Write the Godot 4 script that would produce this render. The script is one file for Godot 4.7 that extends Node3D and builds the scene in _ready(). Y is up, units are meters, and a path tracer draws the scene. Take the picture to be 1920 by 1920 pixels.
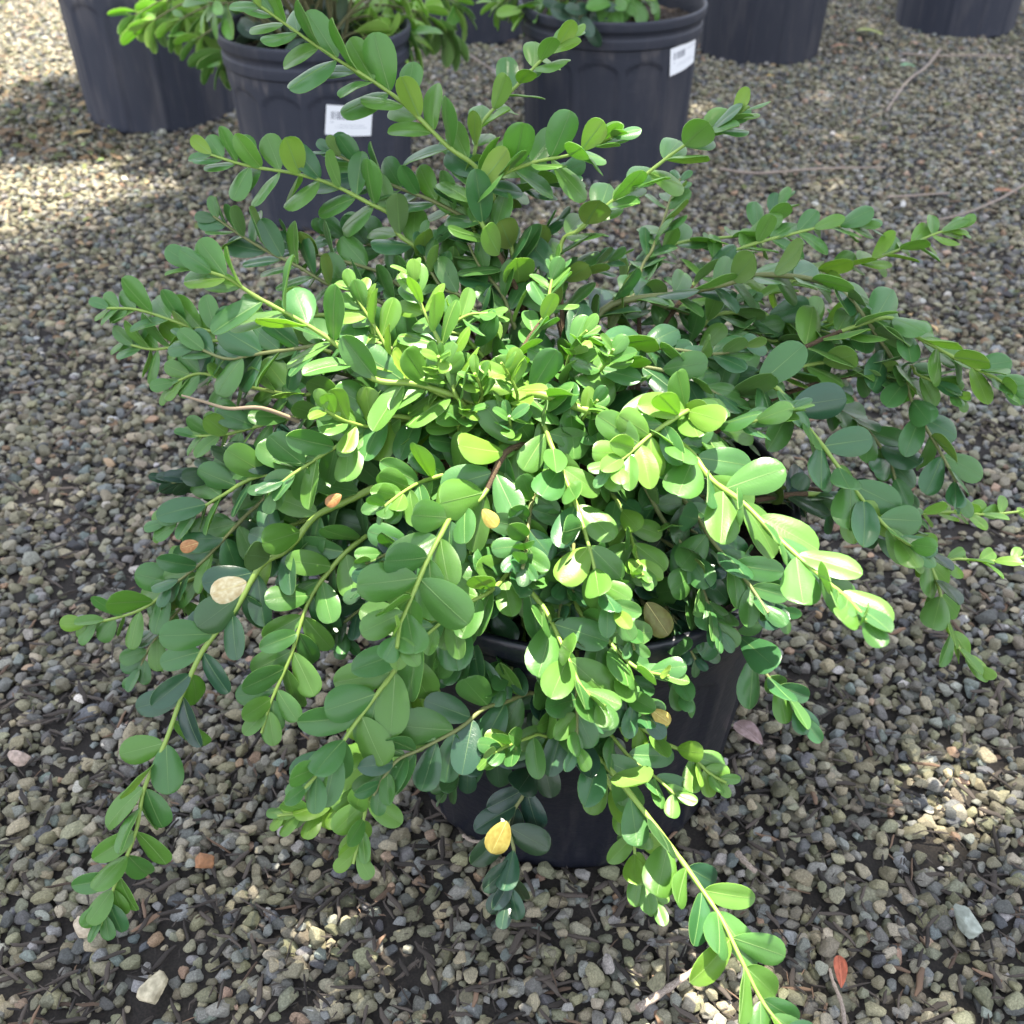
extends Node3D
# A boxwood in a black nursery pot on gravel, more potted shrubs behind it, dappled shade.

const F := 1925.0                       # focal length in photograph pixels (1920 x 1920)
const PITCH := 38.5
const EYE := Vector3(0, 0.63, 0)
const POT := Vector3(0.040, 0.004, -0.512)
var right := Vector3.RIGHT
var fwd := Vector3(0, -sin(deg_to_rad(PITCH)), -cos(deg_to_rad(PITCH)))
var up := Vector3(0, cos(deg_to_rad(PITCH)), -sin(deg_to_rad(PITCH)))
var sun_dir := Vector3(0.10, 0.95, -0.22).normalized()
var rng := RandomNumberGenerator.new()
var used := {}

# ------------------------------------------------------------------ helpers
func pix(x: float, y: float, d: float) -> Vector3:      # pixel and depth along the lens axis -> point
	return EYE + d * (fwd + right * ((x - 960.0) / F) + up * ((960.0 - y) / F))

func gnd(x: float, y: float, h := 0.0) -> Vector3:       # pixel -> point on the ground (or at height h)
	var r := fwd + right * ((x - 960.0) / F) + up * ((960.0 - y) / F)
	return EYE + r * ((h - EYE.y) / r.y)

func lin(r: float, g: float, b: float) -> Color:
	return Color(r, g, b).linear_to_srgb()

func mat(c: Color, rough := 0.8, spec := 0.5) -> StandardMaterial3D:
	var m := StandardMaterial3D.new()
	m.albedo_color = c
	m.roughness = rough
	m.metallic_specular = spec
	return m

func noise_tex(freq: float, seed_: int, size := 512, oct := 4, as_normal := false, lo := Color.BLACK, hi := Color.WHITE) -> NoiseTexture2D:
	var n := FastNoiseLite.new()
	n.noise_type = FastNoiseLite.TYPE_SIMPLEX_SMOOTH
	n.frequency = freq
	n.seed = seed_
	n.fractal_octaves = oct
	var t := NoiseTexture2D.new()
	t.noise = n
	t.width = size
	t.height = size
	t.seamless = true
	t.as_normal_map = as_normal
	if not as_normal:
		var g := Gradient.new()
		g.set_color(0, lo)
		g.set_color(1, hi)
		t.color_ramp = g
	return t

func numbered(called: String) -> String:
	used[called] = used.get(called, -1) + 1
	return called if used[called] == 0 else "%s_%03d" % [called, used[called]]

func thing(called: String, label: String, category: String, at: Vector3, group := "") -> Node3D:
	var o := Node3D.new()
	o.name = numbered(called)
	o.position = at
	o.set_meta("label", label)
	o.set_meta("category", category)
	if group:
		o.set_meta("group", group)
	add_child(o)
	return o

func part(called: String, mesh: Mesh, parent: Node3D, m: Material = null, xf := Transform3D()) -> MeshInstance3D:
	var o := MeshInstance3D.new()
	o.name = called
	o.mesh = mesh
	if m:
		o.material_override = m
	o.transform = xf
	parent.add_child(o, true)
	return o

func tag(o: Node3D, label: String, category: String, group := "", kind := "") -> void:
	o.set_meta("label", label)
	if category:
		o.set_meta("category", category)
	if group:
		o.set_meta("group", group)
	if kind:
		o.set_meta("kind", kind)

# a bag of triangles for one surface
class Bag:
	var v := PackedVector3Array()
	var n := PackedVector3Array()
	var u := PackedVector2Array()
	func tri(a: Vector3, b: Vector3, c: Vector3, na: Vector3, nb: Vector3, nc: Vector3, ua := Vector2(), ub := Vector2(), uc := Vector2()) -> void:
		if (c - a).cross(b - a).dot(na + nb + nc) < 0.0:
			v.append_array([a, c, b]); n.append_array([na, nc, nb]); u.append_array([ua, uc, ub])
		else:
			v.append_array([a, b, c]); n.append_array([na, nb, nc]); u.append_array([ua, ub, uc])
	func add(mesh: ArrayMesh, m: Material = null) -> void:
		if v.is_empty():
			return
		var a := []
		a.resize(Mesh.ARRAY_MAX)
		a[Mesh.ARRAY_VERTEX] = v
		a[Mesh.ARRAY_NORMAL] = n
		a[Mesh.ARRAY_TEX_UV] = u
		mesh.add_surface_from_arrays(Mesh.PRIMITIVE_TRIANGLES, a)
		if m:
			mesh.surface_set_material(mesh.get_surface_count() - 1, m)
	func put(src: Bag, xf: Transform3D) -> void:
		var b := xf.basis.orthonormalized()
		for k in src.v.size():
			v.append(xf * src.v[k])
			n.append(b * src.n[k])
		u.append_array(src.u)

func tube(bag: Bag, pts: PackedVector3Array, rad: PackedFloat32Array, sides := 7) -> void:
	var ref := Vector3(0.31, 0.87, 0.38).normalized()
	var rings := []
	var norms := []
	var run := 0.0
	var runs := []
	for i in pts.size():
		var t := (pts[mini(i + 1, pts.size() - 1)] - pts[maxi(i - 1, 0)]).normalized()
		if absf(t.dot(ref)) > 0.95:
			ref = Vector3(0.9, 0.1, -0.3).normalized()
		var a := t.cross(ref).normalized()
		var b := a.cross(t).normalized()
		var ring := []
		var nn := []
		for k in sides:
			var w := TAU * k / sides
			var d := a * cos(w) + b * sin(w)
			ring.append(pts[i] + d * rad[i])
			nn.append(d)
		rings.append(ring)
		norms.append(nn)
		if i > 0:
			run += pts[i].distance_to(pts[i - 1])
		runs.append(run)
	for i in pts.size() - 1:
		for k in sides:
			var j := (k + 1) % sides
			var u0 := float(k) / sides
			var u1 := float(k + 1) / sides
			bag.tri(rings[i][k], rings[i + 1][k], rings[i + 1][j], norms[i][k], norms[i + 1][k], norms[i + 1][j], Vector2(u0, runs[i]), Vector2(u0, runs[i + 1]), Vector2(u1, runs[i + 1]))
			bag.tri(rings[i][k], rings[i + 1][j], rings[i][j], norms[i][k], norms[i + 1][j], norms[i][j], Vector2(u0, runs[i]), Vector2(u1, runs[i + 1]), Vector2(u1, runs[i]))
	for e in [0, pts.size() - 1]:
		var nrm: Vector3 = (pts[e] - pts[1 if e == 0 else e - 1]).normalized()
		for k in sides:
			bag.tri(pts[e], rings[e][k], rings[e][(k + 1) % sides], nrm, nrm, nrm)

func smooth_line(ctrl: PackedVector3Array, per := 5) -> PackedVector3Array:
	var out := PackedVector3Array()
	for i in ctrl.size() - 1:
		var p0 := ctrl[maxi(i - 1, 0)]
		var p3 := ctrl[mini(i + 2, ctrl.size() - 1)]
		for k in per:
			out.append(ctrl[i].cubic_interpolate(ctrl[i + 1], p0, p3, float(k) / per))
	out.append(ctrl[ctrl.size() - 1])
	return out

# ------------------------------------------------------------------ leaves
# surfaces: 0 upper face, 1 underside, 2 midrib and margin
func leaf_bags(width: float, egg: float, power: float, fold: float, curl: float, roll: float, notch: float, nv := 11, nu := 3, thick := 0.011, rib := 0.024) -> Array:
	var top := Bag.new()
	var low := Bag.new()
	var pale := Bag.new()
	var P := []
	var peak := 0.0
	for i in 41:
		peak = maxf(peak, pow(i / 40.0, egg) * sqrt(maxf(1.0 - pow(i / 40.0, power), 0.0)))
	for i in nv + 1:
		var vv := (1.0 - cos(PI * i / nv)) / 2.0
		var w := width * 0.5 * pow(vv, egg) * sqrt(maxf(1.0 - pow(vv, power), 0.0)) / peak
		w = maxf(w, 0.022 if i == 0 else (0.004 if i == nv else 0.0))
		var row := []
		for j in range(-nu, nu + 1):
			var q := float(j) / nu
			var x := w * q
			var back := notch * exp(-pow(q * 2.2, 2.0)) * smoothstep(0.8, 1.0, vv)
			var z := fold * absf(x) - roll * pow(absf(q), 3.0) * w - curl * pow(maxf(vv - 0.12, 0.0), 2.0)
			z += 0.012 * sin(vv * 9.0 + q * 2.0 + egg * 7.0) * absf(q)
			row.append(Vector3(x, z, -(vv - back)))
		P.append(row)
	var n := []
	for i in nv + 1:
		var row := []
		for j in 2 * nu + 1:
			var a: Vector3 = P[mini(i + 1, nv)][j] - P[maxi(i - 1, 0)][j]
			var b: Vector3 = P[clampi(i, 1, nv - 1)][mini(j + 1, 2 * nu)] - P[clampi(i, 1, nv - 1)][maxi(j - 1, 0)]
			var c := b.cross(a)
			c = c.normalized() if c.length() > 1e-9 else Vector3.UP
			row.append(c if c.y > 0 else -c)
		n.append(row)
	var cells := [[0, 0, 1, 0, 1, 1], [0, 0, 1, 1, 0, 1]]
	for i in nv:
		for j in 2 * nu:
			for t in cells:
				var a: Vector3 = P[i + t[0]][j + t[1]]
				var b: Vector3 = P[i + t[2]][j + t[3]]
				var c: Vector3 = P[i + t[4]][j + t[5]]
				var na: Vector3 = n[i + t[0]][j + t[1]]
				var nb: Vector3 = n[i + t[2]][j + t[3]]
				var nc: Vector3 = n[i + t[4]][j + t[5]]
				var ua := Vector2(float(j + t[1]) / (2 * nu), -a.z)
				var ub := Vector2(float(j + t[3]) / (2 * nu), -b.z)
				var uc := Vector2(float(j + t[5]) / (2 * nu), -c.z)
				top.tri(a, b, c, na, nb, nc, ua, ub, uc)
				low.tri(a - na * thick, b - nb * thick, c - nc * thick, -na, -nb, -nc, ua, ub, uc)
		for j in [0, 2 * nu]:                                   # margin, coloured pale for the light its edge catches
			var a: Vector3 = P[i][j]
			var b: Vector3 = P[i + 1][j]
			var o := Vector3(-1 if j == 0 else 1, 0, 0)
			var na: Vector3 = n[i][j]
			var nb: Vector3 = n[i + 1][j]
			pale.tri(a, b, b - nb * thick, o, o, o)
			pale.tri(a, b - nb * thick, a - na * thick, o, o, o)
		# midrib, a low ridge on both faces
		for s in [1.0, -1.0]:
			var a: Vector3 = P[i][nu]
			var b: Vector3 = P[i + 1][nu]
			var na: Vector3 = n[i][nu] * s
			var nb: Vector3 = n[i + 1][nu] * s
			var wa := rib * (1.0 - 0.75 * -a.z) * (0.42 if s > 0 else 1.0)
			var wb := rib * (1.0 - 0.75 * -b.z) * (0.42 if s > 0 else 1.0)
			var off := 0.0 if s > 0 else thick
			var pa := a + na * (off + 0.010)
			var pb := b + nb * (off + 0.010)
			for e in [-1.0, 1.0]:
				var ea := a + na * (off - 0.002) + Vector3(e * wa, fold * wa, 0)
				var eb := b + nb * (off - 0.002) + Vector3(e * wb, fold * wb, 0)
				var sa := (na + Vector3(e * 0.5, 0, 0)).normalized()
				pale.tri(pa, pb, eb, na, nb, sa)
				pale.tri(pa, eb, ea, na, sa, sa)
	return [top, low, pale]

func bags_mesh(bags: Array) -> ArrayMesh:
	var m := ArrayMesh.new()
	for b in bags:
		b.add(m)
	return m

func leaf_mat(top: Color, rough: float, bump: Texture2D, back: Color, bump_cm := 0.014) -> StandardMaterial3D:
	var m := mat(top, rough, 0.50)
	m.backlight_enabled = true
	m.backlight = back
	if bump:
		m.heightmap_enabled = true
		m.heightmap_texture = bump
		m.heightmap_scale = bump_cm
	return m

func vein_texture() -> ImageTexture:
	var im := Image.create(128, 256, false, Image.FORMAT_L8)
	var nz := FastNoiseLite.new()
	nz.seed = 4
	nz.frequency = 0.03
	for y in 256:
		for x in 128:
			var q := absf(x - 63.5) / 63.5
			var ph := (y / 256.0) * 15.0 - q * 2.3 + 0.8 * nz.get_noise_2d(x, y)
			var vein := pow(absf(cos(PI * ph)), 10.0) * (1.0 - q * 0.6)
			var h := 0.55 - 0.22 * vein + 0.10 * nz.get_noise_2d(x * 1.0, y * 1.0) - 0.25 * exp(-q * q * 60.0)
			im.set_pixel(x, y, Color(h, h, h))
	return ImageTexture.create_from_image(im)

# ------------------------------------------------------------------ stones
func stone_mesh(seed_: int, planes := 13, sub := 2) -> ArrayMesh:
	var r := RandomNumberGenerator.new()
	r.seed = seed_
	var pl := []
	for k in planes:
		var z := 1.0 - 2.0 * (k + 0.5) / planes
		var a := k * 2.399 + r.randf_range(-0.5, 0.5)
		var d := Vector3(cos(a) * sqrt(1 - z * z), z, sin(a) * sqrt(1 - z * z))
		d = (d + Vector3(r.randf_range(-0.3, 0.3), r.randf_range(-0.3, 0.3), r.randf_range(-0.3, 0.3))).normalized()
		pl.append([d, r.randf_range(0.56, 1.0)])
	var t := (1.0 + sqrt(5.0)) / 2.0
	var V: Array[Vector3] = []
	for q in [[-1, t, 0], [1, t, 0], [-1, -t, 0], [1, -t, 0], [0, -1, t], [0, 1, t], [0, -1, -t], [0, 1, -t], [t, 0, -1], [t, 0, 1], [-t, 0, -1], [-t, 0, 1]]:
		V.append(Vector3(q[0], q[1], q[2]).normalized())
	var faces := [[0, 11, 5], [0, 5, 1], [0, 1, 7], [0, 7, 10], [0, 10, 11], [1, 5, 9], [5, 11, 4], [11, 10, 2], [10, 7, 6], [7, 1, 8], [3, 9, 4], [3, 4, 2], [3, 2, 6], [3, 6, 8], [3, 8, 9], [4, 9, 5], [2, 4, 11], [6, 2, 10], [8, 6, 7], [9, 8, 1]]
	for s in sub:
		var nf := []
		var mid := {}
		for f in faces:
			var m := []
			for e in 3:
				var a: int = f[e]
				var b: int = f[(e + 1) % 3]
				var key := Vector2i(mini(a, b), maxi(a, b))
				if not mid.has(key):
					V.append(((V[a] + V[b]) * 0.5).normalized())
					mid[key] = V.size() - 1
				m.append(mid[key])
			nf.append_array([[f[0], m[0], m[2]], [f[1], m[1], m[0]], [f[2], m[2], m[1]], m])
		faces = nf
	var W: Array[Vector3] = []
	for d in V:
		var rad := 1.25
		for p in pl:
			var c: float = d.dot(p[0])
			if c > 0.05:
				rad = minf(rad, p[1] / c)
		W.append(d * rad * 0.5)
	var N: Array[Vector3] = []
	N.resize(W.size())
	N.fill(Vector3.ZERO)
	for f in faces:
		var c := (W[f[2]] - W[f[0]]).cross(W[f[1]] - W[f[0]])
		if c.dot(W[f[0]]) < 0:
			c = -c
		for k in 3:
			N[f[k]] += c
	var bag := Bag.new()
	for f in faces:
		var c := (W[f[2]] - W[f[0]]).cross(W[f[1]] - W[f[0]])
		if c.dot(W[f[0]]) < 0:
			c = -c
		c = c.normalized()
		var nn := []
		for k in 3:
			nn.append((N[f[k]].normalized() * 0.3 + c * 0.7).normalized())
		bag.tri(W[f[0]], W[f[1]], W[f[2]], nn[0], nn[1], nn[2])
	var m := ArrayMesh.new()
	bag.add(m)
	return m

func stone_color(r: RandomNumberGenerator) -> Color:      # linear base colours
	var k := r.randf()
	var c: Vector3
	if k < 0.38:
		c = Vector3(0.32, 0.285, 0.195)                    # tan
	elif k < 0.62:
		c = Vector3(0.25, 0.24, 0.15)                   # olive
	elif k < 0.84:
		c = Vector3(0.25, 0.245, 0.215)                   # grey
	elif k < 0.92:
		c = Vector3(0.13, 0.13, 0.125)                   # dark
	elif k < 0.955:
		c = Vector3(0.20, 0.23, 0.20)                   # greenish
	elif k < 0.982:
		c = Vector3(0.42, 0.29, 0.19)                    # rusty
	else:
		c = Vector3(0.60, 0.57, 0.50)                    # pale quartz
	c *= r.randf_range(0.62, 1.62)
	return Color(c.x * r.randf_range(0.94, 1.06), c.y, c.z * r.randf_range(0.9, 1.1))

# ------------------------------------------------------------------ pots
func pot_meshes(R1: float, R0: float, H: float) -> Array:
	var wall := Bag.new()
	var rim := Bag.new()
	var N := 216
	var panels := 12
	var hs := [0.0, 0.012, 0.03, 0.08, 0.2, 0.35, 0.5, 0.62, 0.68, 0.70, 0.72, 0.735, 0.75, 0.765, 0.80, 0.83]
	var ring := func(i: int, hf: float) -> Array:
		var a := TAU * i / N
		var s := fposmod(a * panels / TAU, 1.0) - 0.5
		var arch := 1.0
		if hf > 0.68:
			arch = sqrt(maxf(0.0, 1.0 - pow((hf - 0.68) / 0.075, 2.0)))
		var inside := smoothstep(0.0, 0.035, 0.43 * arch - absf(s)) if arch > 0.0 else 0.0
		inside *= smoothstep(-0.01, 0.03, hf)
		var y := hf * H
		if hf == 0.0:
			var q := fposmod(a * 6.0 / TAU + 0.27, 1.0) - 0.5
			y = 0.011 * H / 0.235 * (1.0 - smoothstep(0.055, 0.085, absf(q)))
		var rr := lerpf(R0, R1, hf) - 0.0023 * inside - (0.0016 if hf == 0.0 else 0.0)
		return [Vector3(cos(a) * rr, y, sin(a) * rr), a]
	var grid := []
	for hf in hs:
		var row := []
		for i in N + 1:
			row.append(ring.call(i, hf)[0])
		grid.append(row)
	var norm := func(r_: int, i: int) -> Vector3:
		var a: Vector3 = grid[mini(r_ + 1, hs.size() - 1)][i] - grid[maxi(r_ - 1, 0)][i]
		var b: Vector3 = grid[r_][(i + 1) % N] - grid[r_][(i - 1 + N) % N]
		var c := a.cross(b).normalized()
		return c if c.dot(Vector3(grid[r_][i].x, 0, grid[r_][i].z)) > 0 else -c
	var nn := []
	for r_ in hs.size():
		var row := []
		for i in N + 1:
			row.append(norm.call(r_, i % N))
		nn.append(row)
	for r_ in hs.size() - 1:
		for i in N:
			var u0 := float(i) / N
			var u1 := float(i + 1) / N
			wall.tri(grid[r_][i], grid[r_ + 1][i], grid[r_ + 1][i + 1], nn[r_][i], nn[r_ + 1][i], nn[r_ + 1][i + 1], Vector2(u0, hs[r_]), Vector2(u0, hs[r_ + 1]), Vector2(u1, hs[r_ + 1]))
			wall.tri(grid[r_][i], grid[r_ + 1][i + 1], grid[r_][i + 1], nn[r_][i], nn[r_ + 1][i + 1], nn[r_][i + 1], Vector2(u0, hs[r_]), Vector2(u1, hs[r_ + 1]), Vector2(u1, hs[r_]))
	# inner wall and floor of the pot
	lathe(wall, [[R0 * 0.97, 0.013], [R1 * 0.955, H * 0.83]], 64, -1.0)
	lathe(wall, [[0.0005, 0.014], [R0 * 0.985, 0.014]], 64, 1.0)
	# rim: two bands and a rolled lip
	var k := R1
	var pr := [[k * 0.955, H * 0.829], [k * 0.985, H * 0.829], [k * 1.008, H * 0.835], [k * 1.012, H * 0.845], [k * 1.014, H * 0.885], [k * 1.008, H * 0.893], [k * 0.997, H * 0.899], [k * 1.000, H * 0.912], [k * 1.008, H * 0.930], [k * 1.028, H * 0.938], [k * 1.036, H * 0.948], [k * 1.040, H * 0.985], [k * 1.034, H * 0.997], [k * 1.022, H], [k * 1.004, H * 0.998], [k * 0.992, H * 0.985], [k * 0.962, H * 0.90], [k * 0.955, H * 0.83]]
	lathe(rim, pr, 96, 0.0)
	var mw := ArrayMesh.new()
	wall.add(mw)
	var mr := ArrayMesh.new()
	rim.add(mr)
	return [mw, mr]

# revolve [radius, height] pairs; face +1 up/out, -1 inward, 0 by the profile's turn
func lathe(bag: Bag, pr: Array, N: int, face: float) -> void:
	var nr := []
	for i in pr.size():
		var a: Array = pr[maxi(i - 1, 0)]
		var b: Array = pr[mini(i + 1, pr.size() - 1)]
		var d := Vector2(b[0] - a[0], b[1] - a[1]).normalized()
		var n := Vector2(d.y, -d.x)
		if face > 0.0 and n.y < 0.0 or face < 0.0 and n.x > 0.0:
			n = -n
		nr.append(n)
	for i in pr.size() - 1:
		for k in N:
			var q := []
			for c in [[i, k], [i + 1, k], [i + 1, k + 1], [i, k + 1]]:
				var w: float = TAU * c[1] / N
				var p: Array = pr[c[0]]
				var nv: Vector2 = nr[c[0]]
				q.append([Vector3(cos(w) * p[0], p[1], sin(w) * p[0]), Vector3(cos(w) * nv.x, nv.y, sin(w) * nv.x), Vector2(float(c[1]) / N, p[1] * 4.0)])
			bag.tri(q[0][0], q[1][0], q[2][0], q[0][1], q[1][1], q[2][1], q[0][2], q[1][2], q[2][2])
			bag.tri(q[0][0], q[2][0], q[3][0], q[0][1], q[2][1], q[3][1], q[0][2], q[2][2], q[3][2])

func soil_mesh(R: float, seed_: int) -> ArrayMesh:
	var nz := FastNoiseLite.new()
	nz.seed = seed_
	nz.frequency = 28.0
	var bag := Bag.new()
	var rings := 26
	var N := 90
	var P := func(i: int, k: int) -> Vector3:
		var r := R * i / rings
		var a := TAU * (k % N) / N
		return Vector3(cos(a) * r, 0.008 * nz.get_noise_2d(cos(a) * r, sin(a) * r) + 0.004 * nz.get_noise_2d(cos(a) * r * 3.0, sin(a) * r * 3.0 + 9.0), sin(a) * r)
	for i in rings:
		for k in N:
			var a: Vector3 = P.call(i, k)
			var b: Vector3 = P.call(i + 1, k)
			var c: Vector3 = P.call(i + 1, k + 1)
			var d: Vector3 = P.call(i, k + 1)
			var n1 := (c - a).cross(b - a).normalized()
			n1 = n1 if n1.y > 0 else -n1
			bag.tri(a, b, c, n1, n1, n1)
			if i > 0:
				bag.tri(a, c, d, n1, n1, n1)
	var m := ArrayMesh.new()
	bag.add(m)
	return m

# ------------------------------------------------------------------ boxwood
var leaves := []          # {xf, shape, tint, branch, score}
var branches := []
var stem_mats := {}
var LSHAPES := 7

func place_leaf(at: Vector3, dir: Vector3, nrm: Vector3, length: float, shape: int, tint: int, branch: int) -> void:
	var z := -dir.normalized()
	var y := (nrm - nrm.dot(z) * z).normalized()
	var x := y.cross(z).normalized()
	var b := Basis(x * length, y * length, z * length)
	var mid := at + dir.normalized() * length * 0.5
	var rel := mid - EYE
	var depth := rel.dot(fwd)
	var px := rel.dot(right) / depth * F + 960.0
	var py := 960.0 - rel.dot(up) / depth * F
	var facing := absf(y.dot(rel.normalized()))
	var score := pow(length / depth, 2.0) * (0.25 + facing)
	if px < 0 or px > 1920 or py < 0 or py > 1920:
		score = 0.0
	leaves.append({"xf": Transform3D(b, at), "shape": shape, "tint": tint, "branch": branch, "score": score})

# one leafy shoot: control points in the world, leaf length, tints at base and tip
func shoot(ctrl: PackedVector3Array, leaf: float, t0: int, t1: int, roll: float, thick: float, gap := 0.62, hidden := 0.0, bare := 0.0, tilt := 0.0, spread := 0.95) -> void:
	var line := smooth_line(ctrl, 6)
	var run := PackedFloat32Array([0.0])
	for i in range(1, line.size()):
		run.append(run[i - 1] + line[i].distance_to(line[i - 1]))
	var total := run[run.size() - 1]
	var rad := PackedFloat32Array()
	for i in line.size():
		rad.append(lerpf(thick, 0.0008, pow(run[i] / total, 0.8)) * rng.randf_range(0.9, 1.12))
	var green := Bag.new()
	var wood := Bag.new()
	var cut := 0
	for i in line.size():
		if run[i] <= hidden * total + 0.0001:
			cut = i
	if cut > 0:
		tube(wood, line.slice(0, cut + 1), rad.slice(0, cut + 1), 7)
	if cut < line.size() - 1:
		tube(green, line.slice(cut), rad.slice(cut), 7)
	var bi := branches.size()
	branches.append({"green": green, "wood": wood, "young": t1 >= 3})
	var s := maxf(minf(hidden, bare) * 0.8 if bare > 0.0 else hidden * 0.75, 0.0) * total + leaf * 0.3
	var node := 0
	while s < total + 0.0005:
		var i := 0
		while i < run.size() - 2 and run[i + 1] < s:
			i += 1
		var q := clampf((s - run[i]) / maxf(run[i + 1] - run[i], 1e-6), 0.0, 1.0)
		var p := line[i].lerp(line[i + 1], q)
		var t := (line[i + 1] - line[i]).normalized()
		var rr := lerpf(rad[i], rad[i + 1], q)
		var upv := (Vector3.UP + Vector3(0, 0, 0.35) + t * 0.2)
		var side := t.cross(upv).normalized()
		var n0 := side.cross(t).normalized()
		var from_tip := (total - s) / leaf
		var size := leaf * rng.randf_range(0.90, 1.06)
		if from_tip < 1.3:
			size *= lerpf(0.5, 1.0, clampf(from_tip / 1.3, 0.0, 1.0))
		var phi0 := roll * 0.7 + (1.0 if node % 2 else 0.0) + rng.randf_range(-0.42, 0.42)
		var frac := s / total
		for e in [0.0, PI]:
			if rng.randf() < 0.07:
				continue
			var phi: float = phi0 + e
			var alpha := spread * rng.randf_range(0.62, 1.18)
			if from_tip < 0.8:
				alpha *= 0.62
			var out := side * cos(phi) + n0 * sin(phi)
			var dir := (t * cos(alpha) + out * sin(alpha)).normalized()
			dir = (dir + Vector3(rng.randf_range(-0.2, 0.2), rng.randf_range(-0.2, 0.2), rng.randf_range(-0.2, 0.2))).normalized()
			var nrm := t * (0.5 + tilt) + Vector3(0, 0.85, 0.18) - out * 0.25 * sin(phi) + Vector3(rng.randf_range(-0.42, 0.42), rng.randf_range(-0.2, 0.2), rng.randf_range(-0.3, 0.5))
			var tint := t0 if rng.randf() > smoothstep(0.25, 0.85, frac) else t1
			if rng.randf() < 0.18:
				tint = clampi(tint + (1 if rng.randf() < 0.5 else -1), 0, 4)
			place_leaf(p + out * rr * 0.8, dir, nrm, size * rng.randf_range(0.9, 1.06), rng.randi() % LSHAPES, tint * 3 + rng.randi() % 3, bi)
		node += 1
		s += leaf * gap * rng.randf_range(0.85, 1.15) * (1.0 if from_tip > 1.2 else 0.6)

# a traced shoot: pixels from base to tip, depths at base and tip, leaf length in mm
func traced(px: Array, d0: float, d1: float, mm: float, t0 := 2, t1 := 3, roll := 0.25, thick := 0.0017, opt := {}) -> void:
	var ctrl := PackedVector3Array()
	for i in px.size():
		ctrl.append(pix(px[i][0], px[i][1], lerpf(d0, d1, pow(float(i) / (px.size() - 1), opt.get("bend", 1.0)))))
	# the woody part that joins it to the crown in the pot
	var root := POT + Vector3(rng.randf_range(-0.035, 0.035), 0.205, rng.randf_range(-0.035, 0.035))
	var first := ctrl[0]
	var knee := root.lerp(first, 0.55) + Vector3(0, 0.35 * root.distance_to(first) * 0.35, 0)
	var whole := PackedVector3Array([root, knee])
	whole.append_array(ctrl)
	var a := root.distance_to(knee) + knee.distance_to(first)
	var b := 0.0
	for i in ctrl.size() - 1:
		b += ctrl[i].distance_to(ctrl[i + 1])
	shoot(whole, mm * 0.00100, t0, t1, roll, thick + 0.0009, pow(opt.get("gap", 0.62), 0.7) * 0.58, clampf((a - 0.012) / (a + b) + opt.get("wood", 0.0) * b / (a + b), 0.05, 0.95), clampf((a - 0.012) / (a + b), 0.05, 0.9), opt.get("tilt", 0.0), opt.get("spread", 0.95))

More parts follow.
